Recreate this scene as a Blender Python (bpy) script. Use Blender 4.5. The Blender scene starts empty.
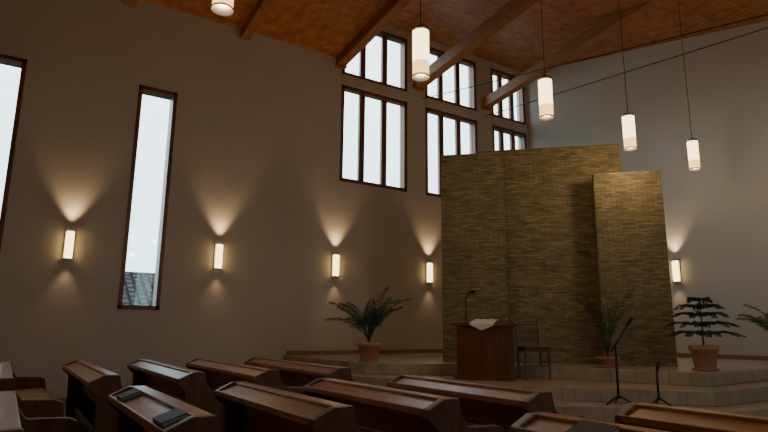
import bpy, bmesh, random
from math import *
from mathutils import Vector, Matrix
random.seed(7)
SC=bpy.context.scene
# ------------------------------------------------------------------ materials
def mat(name,base=(.5,.5,.5),rough=.6,metal=0,emit=None,es=0,spec=.5):
    m=bpy.data.materials.new(name); m.use_nodes=True
    b=m.node_tree.nodes['Principled BSDF']
    b.inputs['Base Color'].default_value=(*base,1); b.inputs['Roughness'].default_value=rough
    b.inputs['Metallic'].default_value=metal; b.inputs['Specular IOR Level'].default_value=spec
    if emit: b.inputs['Emission Color'].default_value=(*emit,1); b.inputs['Emission Strength'].default_value=es
    return m
def N(m,t,**k):
    n=m.node_tree.nodes.new(t)
    for a,v in k.items(): setattr(n,a,v)
    return n
def L(m,a,b): m.node_tree.links.new(a,b)
def ramp(m,fac,stops):
    r=N(m,'ShaderNodeValToRGB'); e=r.color_ramp.elements
    while len(e)<len(stops): e.new(.5)
    for i,(p,c) in enumerate(stops): e[i].position=p; e[i].color=(*c,1)
    L(m,fac,r.inputs[0]); return r
def bump(m,h,st=.2,dist=.02):
    b=N(m,'ShaderNodeBump'); b.inputs['Strength'].default_value=st; b.inputs['Distance'].default_value=dist
    L(m,h,b.inputs['Height']); L(m,b.outputs[0],m.node_tree.nodes['Principled BSDF'].inputs['Normal'])
def plaster(name,col):
    m=mat(name,col,.9,spec=.2); tc=N(m,'ShaderNodeTexCoord'); n=N(m,'ShaderNodeTexNoise')
    n.inputs['Scale'].default_value=1.2; n.inputs['Detail'].default_value=4
    L(m,tc.outputs['Object'],n.inputs['Vector'])
    r=ramp(m,n.outputs['Fac'],[(.3,tuple(c*.95 for c in col)),(.7,col)])
    L(m,r.outputs[0],m.node_tree.nodes['Principled BSDF'].inputs['Base Color'])
    n2=N(m,'ShaderNodeTexNoise'); n2.inputs['Scale'].default_value=60; L(m,tc.outputs['Object'],n2.inputs['Vector'])
    bump(m,n2.outputs['Fac'],.15,.01); return m
def wood(name,c1,c2,rough=.35,axis='x',scale=1.0,spec=.5):
    m=mat(name,c1,rough,spec=spec); tc=N(m,'ShaderNodeTexCoord'); mp=N(m,'ShaderNodeMapping')
    s={'x':(1,14,14),'y':(14,1,14),'z':(14,14,1)}[axis]
    mp.inputs['Scale'].default_value=tuple(a*scale for a in s)
    n=N(m,'ShaderNodeTexNoise'); n.inputs['Scale'].default_value=1.5; n.inputs['Detail'].default_value=6; n.inputs['Distortion'].default_value=.6
    L(m,tc.outputs['Object'],mp.inputs[0]); L(m,mp.outputs[0],n.inputs['Vector'])
    r=ramp(m,n.outputs['Fac'],[(.35,c2),(.65,c1)]); L(m,r.outputs[0],m.node_tree.nodes['Principled BSDF'].inputs['Base Color'])
    bump(m,n.outputs['Fac'],.08,.01); return m
def brick(name,c1,c2,mort,w,h,ms,rough,swap=False,offset=.5,vert=False,bs=.3,bd=.01,bias=0,nsc=5,nlo=.6,nhi=1.15):
    m=mat(name,c1,rough); tc=N(m,'ShaderNodeTexCoord'); sp=N(m,'ShaderNodeSeparateXYZ'); cb=N(m,'ShaderNodeCombineXYZ')
    L(m,tc.outputs['Object'],sp.inputs[0])
    if vert: L(m,sp.outputs[0],cb.inputs[0]); L(m,sp.outputs[2],cb.inputs[1])
    elif swap: L(m,sp.outputs[1],cb.inputs[0]); L(m,sp.outputs[0],cb.inputs[1])
    else: L(m,sp.outputs[0],cb.inputs[0]); L(m,sp.outputs[1],cb.inputs[1])
    b=N(m,'ShaderNodeTexBrick'); b.offset=offset
    b.inputs['Color1'].default_value=(*c1,1); b.inputs['Color2'].default_value=(*c2,1); b.inputs['Mortar'].default_value=(*mort,1)
    b.inputs['Scale'].default_value=1; b.inputs['Brick Width'].default_value=w; b.inputs['Row Height'].default_value=h; b.inputs['Mortar Size'].default_value=ms
    b.inputs['Bias'].default_value=bias
    L(m,cb.outputs[0],b.inputs['Vector'])
    n=N(m,'ShaderNodeTexNoise'); n.inputs['Scale'].default_value=nsc; n.inputs['Detail'].default_value=5
    if vert:
        mp=N(m,'ShaderNodeMapping'); mp.inputs['Scale'].default_value=(1,1,4); L(m,tc.outputs['Object'],mp.inputs[0]); L(m,mp.outputs[0],n.inputs['Vector'])
    else: L(m,tc.outputs['Object'],n.inputs['Vector'])
    r=ramp(m,n.outputs['Fac'],[(.3,(nlo,)*3),(.7,(nhi,)*3)])
    mx=N(m,'ShaderNodeMix',data_type='RGBA',blend_type='MULTIPLY'); mx.inputs[0].default_value=1
    L(m,b.outputs['Color'],mx.inputs[6]); L(m,r.outputs[0],mx.inputs[7]); L(m,mx.outputs[2],m.node_tree.nodes['Principled BSDF'].inputs['Base Color'])
    iv=N(m,'ShaderNodeMath',operation='SUBTRACT'); iv.inputs[0].default_value=1; L(m,b.outputs['Fac'],iv.inputs[1])
    bump(m,iv.outputs[0],bs,bd); return m
M_wall=plaster('warm_plaster',(.64,.575,.50)); M_wall2=plaster('cool_plaster',(.65,.635,.605))
M_ceil=brick('ceiling_planks',(.56,.215,.065),(.48,.17,.05),(.16,.05,.017),4.5,.11,.005,.5,swap=True,bs=.4)
M_beam=wood('beam_wood',(.42,.185,.07),(.31,.125,.045),.5,'x')
M_frame=wood('window_frame_wood',(.24,.09,.04),(.15,.055,.025),.4,'z')
M_pew=wood('pew_oak',(.42,.195,.075),(.31,.13,.046),.36,'x')
M_pewend=wood('pew_end_dark',(.17,.07,.029),(.105,.042,.018),.4,'z')
M_lect=wood('lectern_wood',(.20,.075,.032),(.13,.046,.019),.35,'z')
M_floor=brick('floor_tiles',(.24,.17,.125),(.21,.15,.11),(.12,.09,.075),.33,.33,.006,.35,offset=0)
M_plat=brick('platform_tiles',(.45,.37,.275),(.42,.34,.25),(.30,.25,.19),.33,.33,.005,.4,offset=0,nlo=.85,nhi=1.1)
M_skirt=mat('skirting_tile',(.30,.17,.11),.4)
M_screen=brick('stacked_slate',(.37,.30,.15),(.215,.178,.092),(.13,.108,.058),.17,.038,.004,.85,vert=True,bs=.6,bd=.015,nsc=5,nlo=.68,nhi=1.2)
M_sedge=mat('screen_edge',(.22,.18,.085),.7)
M_metal=mat('brushed_metal',(.5,.48,.44),.35,1); M_bronze=mat('dull_bronze',(.25,.20,.12),.6,.6); M_black=mat('black_metal',(.012,.012,.013),.45)
M_lampP=mat('pendant_glass',(.9,.85,.7),.5,emit=(1,.74,.36),es=5)
M_lampL=mat('pendant_glass_lower',(.9,.7,.4),.5,emit=(1,.60,.20),es=2.6)
M_lampS=mat('sconce_glass',(.9,.85,.7),.5,emit=(1,.68,.27),es=5.5)
M_book=mat('black_leatherette',(.012,.012,.014),.6); M_page=mat('book_pages',(.4,.36,.3),.8)
M_cloth=mat('white_linen',(.75,.72,.66),.9); M_terra=mat('terracotta',(.50,.26,.16),.75)
M_soil=mat('soil',(.03,.02,.014),.95); M_leaf=mat('leaf_green',(.035,.065,.025),.5); M_leaf2=mat('pine_needles',(.03,.06,.028),.6)
M_trunk=mat('stem_bark',(.10,.07,.04),.8); M_fabric=mat('seat_fabric',(.10,.04,.03),.9)
# glass
M_glass=bpy.data.materials.new('window_glass'); M_glass.use_nodes=True
nt=M_glass.node_tree; nt.nodes.clear()
o=nt.nodes.new('ShaderNodeOutputMaterial'); mx=nt.nodes.new('ShaderNodeMixShader'); tr=nt.nodes.new('ShaderNodeBsdfTransparent'); gl=nt.nodes.new('ShaderNodeBsdfGlossy')
gl.inputs['Roughness'].default_value=.02; tr.inputs[0].default_value=(.96,.99,.99,1); mx.inputs[0].default_value=.03
nt.links.new(tr.outputs[0],mx.inputs[1]); nt.links.new(gl.outputs[0],mx.inputs[2]); nt.links.new(mx.outputs[0],o.inputs[0])
# ------------------------------------------------------------------ mesh builder
class B:
    def __init__(s): s.bm=bmesh.new(); s.ms=[]
    def mi(s,m):
        if m not in s.ms: s.ms.append(m)
        return s.ms.index(m)
    def box(s,a,b,m,mtx=None):
        x0,y0,z0=a;x1,y1,z1=b
        P=[Vector(p) for p in [(x0,y0,z0),(x1,y0,z0),(x1,y1,z0),(x0,y1,z0),(x0,y0,z1),(x1,y0,z1),(x1,y1,z1),(x0,y1,z1)]]
        if mtx: P=[mtx@p for p in P]
        v=[s.bm.verts.new(p) for p in P]
        for q in [(0,3,2,1),(4,5,6,7),(0,1,5,4),(1,2,6,5),(2,3,7,6),(3,0,4,7)]:
            f=s.bm.faces.new([v[i] for i in q]); f.material_index=s.mi(m)
    def prism(s,pts,vec,m):
        vec=Vector(vec); a=[s.bm.verts.new(p) for p in pts]; b=[s.bm.verts.new(Vector(p)+vec) for p in pts]; n=len(pts); k=s.mi(m)
        for f in (s.bm.faces.new(a[::-1]),s.bm.faces.new(b)): f.material_index=k
        for i in range(n):
            f=s.bm.faces.new([a[i],a[(i+1)%n],b[(i+1)%n],b[i]]); f.material_index=k
    def tube(s,pts,rad,m,seg=8,cap=True):
        pts=[Vector(p) for p in pts]; k=s.mi(m); rings=[]
        if not hasattr(rad,'__len__'): rad=[rad]*len(pts)
        for i,p in enumerate(pts):
            d=(pts[min(i+1,len(pts)-1)]-pts[max(i-1,0)])
            if d.length<1e-6: d=Vector((0,0,1))
            d.normalize()
            if i: u=(pu-d*pu.dot(d)).normalized()
            else: u=d.orthogonal().normalized()
            w=d.cross(u); pu=u
            rings.append([s.bm.verts.new(p+(u*cos(2*pi*j/seg)+w*sin(2*pi*j/seg))*rad[i]) for j in range(seg)])
        for i in range(len(rings)-1):
            for j in range(seg):
                f=s.bm.faces.new([rings[i][j],rings[i][(j+1)%seg],rings[i+1][(j+1)%seg],rings[i+1][j]]); f.material_index=k; f.smooth=True
        if cap:
            for r in (rings[0][::-1],rings[-1]):
                f=s.bm.faces.new(r); f.material_index=k
    def lathe(s,prof,c,m,seg=24):
        k=s.mi(m); rings=[[s.bm.verts.new((c[0]+r*cos(2*pi*j/seg),c[1]+r*sin(2*pi*j/seg),c[2]+z)) for j in range(seg)] for r,z in prof]
        for i in range(len(rings)-1):
            for j in range(seg):
                f=s.bm.faces.new([rings[i][j],rings[i][(j+1)%seg],rings[i+1][(j+1)%seg],rings[i+1][j]]); f.material_index=k; f.smooth=True
        for r in (rings[0][::-1],rings[-1]):
            f=s.bm.faces.new(r); f.material_index=k
    def done(s,name,loc=(0,0,0),rz=0,bevel=0,parent=None,norm=True):
        if norm: bmesh.ops.recalc_face_normals(s.bm,faces=s.bm.faces)
        me=bpy.data.meshes.new(name); s.bm.to_mesh(me); s.bm.free()
        for m in s.ms: me.materials.append(m)
        o=bpy.data.objects.new(name,me); SC.collection.objects.link(o); o.location=loc; o.rotation_euler=(0,0,rz)
        if bevel:
            md=o.modifiers.new('bevel','BEVEL'); md.width=bevel; md.segments=2; md.limit_method='ANGLE'
        if parent: o.parent=parent
        return o
def inst(o,name,loc,rz=0):
    n=bpy.data.objects.new(name,o.data); SC.collection.objects.link(n); n.location=loc; n.rotation_euler=(0,0,rz)
    for md in o.modifiers:
        k=n.modifiers.new(md.name,md.type)
        if md.type=='BEVEL': k.width=md.width; k.segments=md.segments; k.limit_method='ANGLE'
    return n
# ------------------------------------------------------------------ room
T=.35; YB=-16.5; XR=14.5; TA=tan(radians(6.01))
def aw(x): return x*TA
YS=-6.5
def zmain(x): return 7.82+.14*x
def zdorm(x): return 9.15-.17*x
b=B(); b.box((-.0,YB,-.2),(XR,0,0),M_floor); b.prism([(0,0,-.2),(XR,0,-.2),(XR,aw(XR),-.2)],(0,0,.2),M_floor); b.done('floor')
wins=[(-13.62,-12.857,1.618,6.006),(-10.966,-10.229,1.618,6.006)]
units=[(-6.433,-4.473),(-3.886,-2.041),(-1.462,-.06)]
KB,KT,UB,UT=4.729,7.164,7.42,8.95
b=B()
def wbox(y0,y1,z0,z1): b.box((-T,y0,z0),(0,y1,z1),M_wall)
top=zmain(0)+.2
cur=YB-.3
for y0,y1,z0,z1 in wins:
    wbox(cur,y0,0,top); wbox(y0,y1,0,z0); wbox(y0,y1,z1,top); cur=y1
wbox(cur,YS,0,top)
top=9.4; cur=YS
for y0,y1 in units:
    wbox(cur,y0,0,top); wbox(y0,y1,0,KB); wbox(y0,y1,KT,UB); wbox(y0,y1,UT,top); cur=y1
wbox(cur,.35,0,top)
b.done('wall_left')
b=B()
b.prism([(0,0,0),(XR+.3,aw(XR+.3),0),(XR+.3,aw(XR+.3),9.4),(0,0,9.4)],(0,.35,0),M_wall2); b.done('wall_altar')
b=B(); fill_wins=[(-8.2,-7.4,1.6,6.0),(-5.5,-4.7,1.6,6.0)]; cur=YB-.3  # unseen windows added in the right wall to bring in cool fill light
for y0,y1,z0,z1 in fill_wins:
    b.box((XR,cur,0),(XR+.3,y0,10.5),M_wall2); b.box((XR,y0,0),(XR+.3,y1,z0),M_wall2); b.box((XR,y0,z1),(XR+.3,y1,10.5),M_wall2); cur=y1
b.box((XR,cur,0),(XR+.3,1.9,10.5),M_wall2); b.done('wall_right')
b=B(); b.box((-.3,YB-.3,0),(XR+.3,YB,10.5),M_wall2); b.done('wall_back')
b=B()
b.prism([(-.35,YB-.3,zmain(-.35)),(XR+.3,YB-.3,zmain(XR+.3)),(XR+.3,YS,zmain(XR+.3)),(-.35,YS,zmain(-.35))],(0,0,.15),M_ceil)
b.prism([(-.35,YS,zdorm(-.35)),(XR+.3,YS,zdorm(XR+.3)),(XR+.3,2.2,zdorm(XR+.3)),(-.35,2.2,zdorm(-.35))],(0,0,.15),M_ceil)
xi=(9.15-7.82)/(.31)
b.prism([(-.35,YS,zmain(-.35)),(xi,YS,zmain(xi)),(-.35,YS,zdorm(-.35)+.1)],(0,-.08,0),M_ceil)
b.prism([(xi,YS,zmain(xi)),(XR+.3,YS,zdorm(XR+.3)),(XR+.3,YS,zmain(XR+.3)+.1)],(0,-.08,0),M_ceil)
b.done('ceiling')
for i,y in enumerate([-13.7,-11.3,-8.9,-6.5,-4.15,-1.72]):
    b=B(); xe=XR if i<3 else 5.75
    sl=.14 if i<3 else .125
    w=.11 if i!=4 else .13
    def zc(x): return 7.72+sl*x
    b.prism([(0,-w,zc(0)-.13),(xe,-w,zc(xe)-.13),(xe,-w,zc(xe)+.15),(0,-w,zc(0)+.15)],(0,2*w,0),M_beam)
    if i>=3: b.box((0,-w-.02,zc(0)-.16),(.12,w+.02,zc(0)-.1),M_beam)
    b.done('ceiling_beam',(0,y,0))
for p,q in [((0.02,-4.0,7.35),(9.5,-4.0+.36*9.5,7.05)),((0.02,-1.75,7.35),(6.6,-1.75+.36*6.6,7.85))]:
    b=B(); b.tube([p,q],.011,M_black,6); b.done('tie_rod')
def window(idx,y0,y1,z0,z1,div,fw=.06,dx=-.12,x1=-.005,dw=.055):
    b=B(); x0=dx-.05
    b.box((x0,y0,z0),(x1,y0+fw,z1),M_frame); b.box((x0,y1-fw,z0),(x1,y1,z1),M_frame)
    b.box((x0,y0,z0),(x1,y1,z0+fw),M_frame); b.box((x0,y0,z1-fw),(x1,y1,z1),M_frame)
    for i in range(1,div):
        yc=y0+(y1-y0)*i/div; b.box((x0,yc-dw,z0),(dx+.03,yc+dw,z1),M_frame)
    b.box((dx-.01,y0+fw,z0+fw),(dx,y1-fw,z1-fw),M_glass)
    return b.done('window_%d'%idx)
k=1
for w in wins: window(k,*w,1,fw=.075,dx=-.24,x1=.012); k+=1
for y0,y1 in units: window(k,y0,y1,KB,KT,3,fw=.09,dw=.075); k+=1
for y0,y1 in units: window(k,y0,y1,UB,UT,3,fw=.09,dw=.075); k+=1
for y0,y1,z0,z1 in fill_wins:  # frames and glass of the added fill windows
    b=B(); f=.07
    b.box((XR+.01,y0,z0),(XR+.2,y0+f,z1),M_frame); b.box((XR+.01,y1-f,z0),(XR+.2,y1,z1),M_frame); b.box((XR+.01,y0,z0),(XR+.2,y1,z0+f),M_frame); b.box((XR+.01,y0,z1-f),(XR+.2,y1,z1),M_frame)
    b.box((XR+.1,y0+f,z0+f),(XR+.11,y1-f,z1-f),M_glass); b.done('window_%d'%k); k+=1
for i,(y0,y1) in enumerate(units):
    b=B(); b.box((-.02,y0,KT),(.03,y1,UB),M_wall); b.done('trim_%d'%(i+1))
# ------------------------------------------------------------------ platform
ZT=.186; E=.004
tiers=[
 [(E,-8.42),(3.9,-8.32),(6.3,-7.3),(8.25,-5.4),(8.3,-3),(8.1,aw(8.1)-E),(E,-E)],
 [(E,-8.17),(3.7,-8.07),(6.05,-6.98),(7.9,-5.2),(7.9,-3),(7.7,aw(7.7)-E),(E,-E)],
 [(E,-7.92),(3.5,-7.82),(5.8,-6.6),(7.5,-5.0),(7.5,-3),(7.3,aw(7.3)-E),(E,-E)],
 [(E,-7.67),(3.15,-7.57),(4.0,-6.15),(5.3,-5.25),(6.3,-4.8),(7.15,-4.4),(7.0,-2.5),(6.8,aw(6.8)-E),(E,-E)]]
pl=bpy.data.objects.new('altar_platform',None); SC.collection.objects.link(pl)
for i,t in enumerate(tiers):
    b=B(); b.prism([(x,y,i*ZT) for x,y in t],(0,0,ZT),M_plat)
    b.done('step_%d'%(i+1),bevel=.012,parent=pl)
ZP=4*ZT; Z2=3*ZT; Z1=2*ZT
b=B(); b.box((0,-7.6,ZP),(.02,0,ZP+.09),M_skirt); b.box((0,YB,0),(.02,-8.45,.09),M_skirt); b.done('baseboard_left')
b=B(); b.prism([(0,-.02,ZP),(6.8,aw(6.8)-.02,ZP),(6.8,aw(6.8)-.02,ZP+.09),(0,-.02,ZP+.09)],(0,.03,0),M_skirt); b.done('baseboard_altar')
# ------------------------------------------------------------------ altar screen
R45=radians(45)
sc=bpy.data.objects.new('altar_screen',None); SC.collection.objects.link(sc); sc.location=(3.4,-6.1,ZP); sc.rotation_euler=(0,0,R45)
def leaf(n,t0,t1,off,h,th=.14):
    b=B(); b.box((t0,off,0),(t1,off+th,h),M_screen); return b.done(n,parent=sc,bevel=.01)
leaf('screen_leaf_left',0,1.14,0,3.80)
leaf('screen_leaf_center',.63,3.27,.45,3.98)
leaf('screen_leaf_right',2.70,3.82,-.02,3.31)
b=B(); b.box((-.04,-.02,-.06),(.04,0,.06),M_bronze); b.tube([(0,0,0),(0,-.10,-.02),(0,-.10,.03)],.012,M_bronze); b.lathe([(.025,.03),(.03,.05),(.02,.10),(.015,.11)],(0,-.10,0),M_sedge,12)
b.done('candle_sconce',(3.4+.707*1.83-.707*.43,-6.1+.707*1.83+.707*.43,2.48),R45)
b=B(); b.box((0,-.10,0),(.16,0,.03),M_sedge); b.box((.04,-.07,.03),(.09,-.03,.13),M_sedge); b.done('small_shelf',(3.4+.707*2.42-.707*.44,-6.1+.707*2.42+.707*.44,2.72),R45)
# ------------------------------------------------------------------ pendants
def pendant(x,y,z):
    e=bpy.data.objects.new('pendant_lamp',None); SC.collection.objects.link(e); e.location=(x,y,z)
    ct=(zmain(x) if y<YS else zdorm(x))-z
    b=B(); b.lathe([(.096,-.12),(.096,.26)],(0,0,0),M_lampP,24); b.done('glass_upper',parent=e)
    b=B(); b.lathe([(.094,-.29),(.096,-.12)],(0,0,0),M_lampL,24); b.done('glass_lower',parent=e)
    b=B(); b.lathe([(.10,.26),(.10,.30),(.06,.32),(.02,.33),(.015,.37)],(0,0,0),M_metal,24)
    b.lathe([(.10,-.305),(.10,-.285)],(0,0,0),M_metal,24)
    b.tube([(0,0,.36),(0,0,ct)],.006,M_black,6); b.lathe([(.05,ct-.06),(.06,ct)],(0,0,0),M_metal,16)
    b.done('fitting',parent=e)
    l=bpy.data.lights.new('bulb','POINT'); l.energy=22; l.color=(1,.73,.46); l.shadow_soft_size=.1
    lo=bpy.data.objects.new('bulb',l); SC.collection.objects.link(lo); lo.parent=e; lo.location=(0,0,-.45)
for p in [(6.7,-11.3,4.47),(6.67,-9.0,4.41),(6.33,-6.52,4.57),(6.15,-4.3,4.56),(5.8,-1.7,4.72),(10.8,-9,4.4)]: pendant(*p)  # last pendant is an invented lamp out of view, adding room light
# ------------------------------------------------------------------ sconces
def sconce(x,y,z,rz):
    e=bpy.data.objects.new('wall_sconce',None); SC.collection.objects.link(e); e.location=(x,y,z); e.rotation_euler=(0,0,rz)
    b=B(); b.box((0,-.07,-.30),(.02,.07,.30),M_metal)
    b.box((.02,-.075,.24),(.12,.075,.265),M_metal); b.box((.02,-.075,-.265),(.12,.075,-.24),M_metal)
    b.box((.02,-.08,-.27),(.032,-.068,.27),M_metal); b.box((.02,.068,-.27),(.032,.08,.27),M_metal)
    b.done('bracket',parent=e)
    b=B(); b.box((.025,-.063,-.24),(.11,.063,.24),M_lampS); b.done('glass',parent=e,bevel=.02)
    for s,en in ((1,50),(-1,5)):
        l=bpy.data.lights.new('uplight' if s>0 else 'downlight','SPOT'); l.energy=en; l.color=(1,.67,.36); l.shadow_soft_size=.04; l.spot_size=radians(78); l.spot_blend=.8
        lo=bpy.data.objects.new(l.name,l); SC.collection.objects.link(lo); lo.parent=e; lo.location=(.12,0,.31*s)
        d=Vector((.03,0,1*s)); lo.rotation_euler=d.to_track_quat('-Z','Y').to_euler()
for i in range(4): sconce(0,-11.858+2.681*i,2.717,0)
sconce(4.03,aw(4.03),2.70,radians(-90+6))
sconce(9.5,aw(9.5),2.70,radians(-90+6))
# ------------------------------------------------------------------ pews
def make_pew(Ln):
    b=B()
    prof=[(-.10,0),(.50,0),(.52,.44),(.50,.58),(.44,.61),(.16,.62),(.10,.70),(.075,.82),(-.06,.82),(-.20,.755),(-.21,.70),(-.12,.62)]
    for x in (0,Ln-.065): b.prism([(x,y,z) for y,z in prof],(.065,0,0),M_pewend)
    def slab(q,m): b.prism([(.05,y,z) for y,z in q],(Ln-.11,0,0),m)
    slab([(.10,.36),(.13,.36),(.055,.79),(.025,.79)],M_pew)
    slab([(-.04,.785),(.07,.785),(.07,.82),(-.04,.82)],M_pew)
    slab([(-.19,.715),(-.03,.77),(-.03,.80),(-.19,.745)],M_pew)
    slab([(-.205,.71),(-.185,.71),(-.185,.76),(-.205,.76)],M_pew)
    slab([(.06,.42),(.49,.43),(.49,.47),(.06,.455)],M_pew)
    slab([(.42,.30),(.45,.30),(.45,.43),(.42,.43)],M_pewend)
    slab([(-.02,.10),(.02,.10),(.02,.20),(-.02,.20)],M_pewend)
    return b
rows=[-12.6,-11.7,-10.85,-10.0,-9.05]
for cx,Ln,rr in [(2.1,3.05,rows),(6.4,1.95,rows),(9.1,2.5,rows[3:])]:
    src=None
    for y in rr:
        if src is None: src=make_pew(Ln).done('church_pew',(cx,y,0),bevel=.008)
        else: inst(src,'church_pew',(cx,y,0))
sl=atan2(.055,.16)
def hymnal(x,y,w=.22,d=.145):
    b=B(); b.box((-w/2,-d/2,0),(w/2,d/2,.005),M_book); b.box((-w/2+.005,-d/2+.006,.005),(w/2-.006,d/2-.006,.026),M_page); b.box((-w/2,-d/2,.026),(w/2,d/2,.031),M_book); b.box((-w/2-.004,-d/2,0),(-w/2+.004,d/2,.031),M_book)
    o=b.done('hymnal',(x,y-.11,.776)); o.rotation_euler=(sl,0,0)
for x,y in [(6.8,-11.7),(8.1,-11.7),(9.6,-10.0)]: hymnal(x,y)
# ------------------------------------------------------------------ lectern
b=B()
b.box((-.44,-.28,0),(.44,.28,.07),M_lect); b.box((-.40,-.25,.07),(.40,.25,.80),M_lect)
for x in (-.40,.34): b.box((x,-.265,.07),(x+.06,-.25,.80),M_lect)
b.box((-.34,-.262,.72),(.34,-.25,.80),M_lect); b.box((-.34,-.262,.07),(.34,-.25,.14),M_lect)
b.box((-.03,-.262,.14),(.03,-.25,.72),M_lect)
b.prism([(-.46,-.30,.80),(-.46,.30,.80),(-.46,.30,.84),(-.46,-.30,.84)],(.92,0,0),M_lect)
b.prism([(-.30,.22,.84),(-.30,-.12,.84),(-.30,-.12,.86),(-.30,.22,.91)],(.6,0,0),M_lect)
n=16; k=b.mi(M_cloth); G=[]
for i in range(n+1):
    row=[]; u=-.19+.38*i/n
    drop=.09*(1-abs(u)/.19)+.02+.010*cos(i*pi)
    for j,(y,z) in enumerate([(.20,.915),(-.13,.868),(-.29,.848),(-.308,.84),(-.312,.84-drop)]):
        row.append(b.bm.verts.new((u,y,z+(.005*sin(i*1.3) if j<2 else 0))))
    G.append(row)
for i in range(n):
    for j in range(4):
        f=b.bm.faces.new([G[i][j],G[i+1][j],G[i+1][j+1],G[i][j+1]]); f.material_index=k; f.smooth=True
b.lathe([(.03,.84),(.03,.86)],(-.30,0,0),M_black,12)
b.tube([(-.30,0,.85),(-.30,0,1.12),(-.29,-.02,1.24),(-.25,-.04,1.31),(-.21,-.06,1.33)],.011,M_black,6)
b.tube([(-.22,-.06,1.33),(-.14,-.085,1.335)],.025,M_black,10)
b.done('lectern',(4.76,-6.34,Z2+.001),radians(38),bevel=.006)
# ------------------------------------------------------------------ chair
b=B()
for x in (-.2,.17):
    b.box((x,-.2,0),(x+.035,-.165,.43),M_pewend)
    b.prism([(x,.17,0),(x,.205,0),(x,.205,.45),(x,.27,.92),(x,.24,.92),(x,.17,.45)],(.035,0,0),M_pewend)
b.box((-.21,-.21,.42),(.21,.21,.45),M_pewend); b.box((-.195,-.20,.45),(.195,.165,.49),M_fabric)
for z in (.58,.70,.82):
    y=.20+.065*(z-.45)/.47; b.box((-.17,y-.002,z),(.175,y+.018,z+.07),M_pewend)
b.box((-.18,-.19,.2),(.18,-.175,.22),M_pewend); b.box((-.19,-.17,.25),(-.175,.18,.27),M_pewend); b.box((.175,-.17,.25),(.19,.18,.27),M_pewend)
b.done('wooden_chair',(5.10,-5.66,Z2+.001),radians(62),bevel=.005)
# ------------------------------------------------------------------ mic stands
def tripod(b,h,boom=None,R=.24):
    for a in (0.3,2.4,4.5): b.tube([(0,0,.12),(R*cos(a),R*sin(a),.012)],.012,M_black,6)
    b.tube([(0,0,.08),(0,0,h)],.015,M_black,8)
    if boom:
        b.tube([(-boom[0]*.3,-boom[1]*.3,h-boom[2]*.3),(boom[0],boom[1],h+boom[2])],.012,M_black,6)
        p=Vector((boom[0],boom[1],h+boom[2])); d=Vector(boom).normalized(); b.tube([p,p+d*.12],[.018,.026],M_black,10)
b=B(); tripod(b,.75,(.10,.15,.26),.2); b.done('microphone_stand',(6.8,-5.97,Z1))
b=B(); tripod(b,.4,(.0,.01,.03),.15); b.done('microphone_stand',(7.16,-5.67,Z1))
# ------------------------------------------------------------------ plants
def pot(b,r=.21,h=.32):
    b.lathe([(r*.66,0),(r*.70,.02),(r*.93,h*.78),(r*1.03,h*.79),(r*1.05,h),(r*.92,h),(r*.9,h*.9)],(0,0,0),M_terra,28)
    b.lathe([(r*.9,h*.88),(r*.3,h*.92)],(0,0,0),M_soil,20)
    b.lathe([(r*.85,-.0),(r*.95,.025),(r*.85,.03)],(0,0,0),M_terra,28)
def frond(b,base,az,el,ln,droop,lw,m,nl=16,ll=.2):
    pts=[];p=Vector(base);st=ln/12;e=el
    for i in range(13):
        pts.append(p.copy()); p=p+Vector((cos(az)*cos(e),sin(az)*cos(e),sin(e)))*st; e-=droop/12*(.4+1.2*i/12)
    b.tube(pts,[.009*(1-.7*i/12) for i in range(13)],m,5,cap=False)
    side=Vector((-sin(az),cos(az),0)); k=b.mi(m)
    for i in range(nl):
        t=.28+.72*i/(nl-1); f=t*12; a=min(int(f),11); q=pts[a].lerp(pts[a+1],f-a); d=(pts[a+1]-pts[a]).normalized()
        l=ll*(sin(pi*(.15+.8*t))*.8+.25)
        for s in (1,-1):
            dv=(side*s*.75+d*.75+Vector((0,0,-.18+random.uniform(-.12,.12)))).normalized()
            w=lw*d; mid=q+dv*l*.5+Vector((0,0,.015)); tip=q+dv*l+Vector((0,0,-.03))
            v=[b.bm.verts.new(x) for x in (q-w*.3,mid-w,tip,mid+w)]
            fc=b.bm.faces.new(v); fc.material_index=k
def palm(loc,nf,ln,elr,droop,name='potted_palm',ll=.2,r=.21,h=.32,seed=1,lw=.012):
    random.seed(seed); b=B(); pot(b,r,h)
    for i in range(nf):
        az=2*pi*i/nf+random.uniform(-.3,.3); el=radians(random.uniform(*elr)); z0=h*.9+.05
        b.tube([(0,0,h*.85),(.02*cos(az),.02*sin(az),z0+.08)],.014,M_trunk,6,cap=False)
        frond(b,(.02*cos(az),.02*sin(az),z0+.05),az,el,ln*random.uniform(.75,1.1),droop*random.uniform(.7,1.1),lw,M_leaf,15,ll)
    return b.done(name,loc,norm=False)
palm((2.85,-7.3,ZP),22,.92,(35,86),1.2,seed=3,r=.2,h=.33,lw=.013,ll=.16)
palm((5.72,-4.66,ZP),7,1.05,(64,88),.9,seed=5,ll=.15,r=.17,h=.16)
palm((6.5,-.65,ZP),14,.8,(45,85),1.3,seed=8)
random.seed(11); b=B(); pot(b,.20,.36)
b.tube([(0,0,.3),(.01,0,.6),(0,.01,1.02)],[.016,.012,.005],M_trunk,6)
km=b.mi(M_leaf2)
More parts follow.
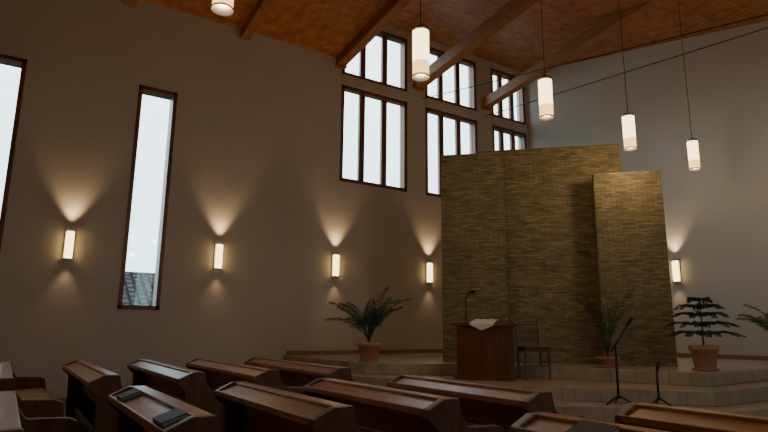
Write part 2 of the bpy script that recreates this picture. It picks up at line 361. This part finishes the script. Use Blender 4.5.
for ti,(z,R,nb) in enumerate([(.50,.50,8),(.64,.50,8),(.78,.42,7),(.90,.32,6),(1.0,.16,5)]):
    for i in range(nb):
        az=2*pi*(i+.4*ti)/nb+random.uniform(-.15,.15); d=Vector((cos(az),sin(az),0)); s=Vector((-sin(az),cos(az),0)); rr=R*random.uniform(.85,1.1)
        P=[Vector((0,0,z))+d*rr*t+Vector((0,0,.12*sin(t*2.2)-.10*t+random.uniform(-.01,.01))) for t in (0,.25,.5,.75,1)]
        b.tube(P,[.006,.005,.005,.004,.003],M_leaf2,5,cap=False)
        for j in range(14):
            t=.2+.8*j/13; f=t*4; a=min(int(f),3); q=P[a].lerp(P[a+1],f-a)
            for sg in (1,-1):
                l=.13*(1.15-t*.7); dv=(s*sg*.8+d*.55+Vector((0,0,random.uniform(-.1,.25)))).normalized()
                for ww in (d*.010,Vector((0,0,.010))):
                    v=[b.bm.verts.new(x) for x in (q,q+dv*l*.5-ww,q+dv*l,q+dv*l*.5+ww)]
                    fc=b.bm.faces.new(v); fc.material_index=km
b.done('potted_norfolk_pine',(6.78,-3.82,ZP),norm=False)
# ------------------------------------------------------------------ outside
M_grass=mat('grass',(.02,.03,.014),.95); M_render=brick('house_brick',(.05,.042,.036),(.04,.034,.03),(.055,.05,.045),.25,.08,.01,.9)
M_roof=brick('roof_tiles',(.060,.058,.058),(.042,.041,.042),(.012,.012,.012),.45,.4,.07,1.0)
M_roof.node_tree.nodes['Principled BSDF'].inputs['Specular IOR Level'].default_value=.05
b=B(); b.box((-120,-90,-.6),(-T,90,-.5),M_grass); b.box((XR+.3,-90,-.6),(120,90,-.5),M_grass); b.done('ground_outside')
b=B(); x,y=-20,-8.5
b.box((x-3,y-5.5,-.5),(x+3,y+9,2.4),M_render)
b.prism([(x+3.5,y-6,2.3),(x-3.5,y-6,2.3),(x,y-6,4.1)],(0,15.5,0),M_roof)
b.box((x-.3,y-1.4,3.4),(x+.2,y-1.0,4.5),M_render)
b.done('neighbour_house')
# ------------------------------------------------------------------ world
w=bpy.data.worlds.new('dusk_sky'); SC.world=w; w.use_nodes=True; nt=w.node_tree; bg=nt.nodes['Background']
tc=nt.nodes.new('ShaderNodeTexCoord'); sp=nt.nodes.new('ShaderNodeSeparateXYZ'); r=nt.nodes.new('ShaderNodeValToRGB')
nt.links.new(tc.outputs['Generated'],sp.inputs[0]); nt.links.new(sp.outputs[2],r.inputs[0]); nt.links.new(r.outputs[0],bg.inputs[0])
r.color_ramp.elements[0].position=0; r.color_ramp.elements[0].color=(.60,.84,.95,1)
r.color_ramp.elements[1].position=.5; r.color_ramp.elements[1].color=(.84,.95,1,1)
bg.inputs[1].default_value=4.3
# ------------------------------------------------------------------ camera
cd=bpy.data.cameras.new('camera'); co=bpy.data.objects.new('camera',cd); SC.collection.objects.link(co)
yaw,pit,rol=radians(57.115),radians(11.282),radians(.543)
h=Vector((-sin(yaw),cos(yaw),0)); rr=Vector((cos(yaw),sin(yaw),0)); fw=h*cos(pit)+Vector((0,0,sin(pit))); up=rr.cross(fw)
ex=rr*cos(rol)+up*sin(rol); ey=up*cos(rol)-rr*sin(rol)
m=Matrix((ex,ey,-fw)).transposed().to_4x4(); m.translation=Vector((11.57,-12.65,1.28)); co.matrix_world=m
cd.sensor_width=36; cd.lens=573.4/768*36; cd.clip_start=.05; cd.clip_end=500
SC.camera=co
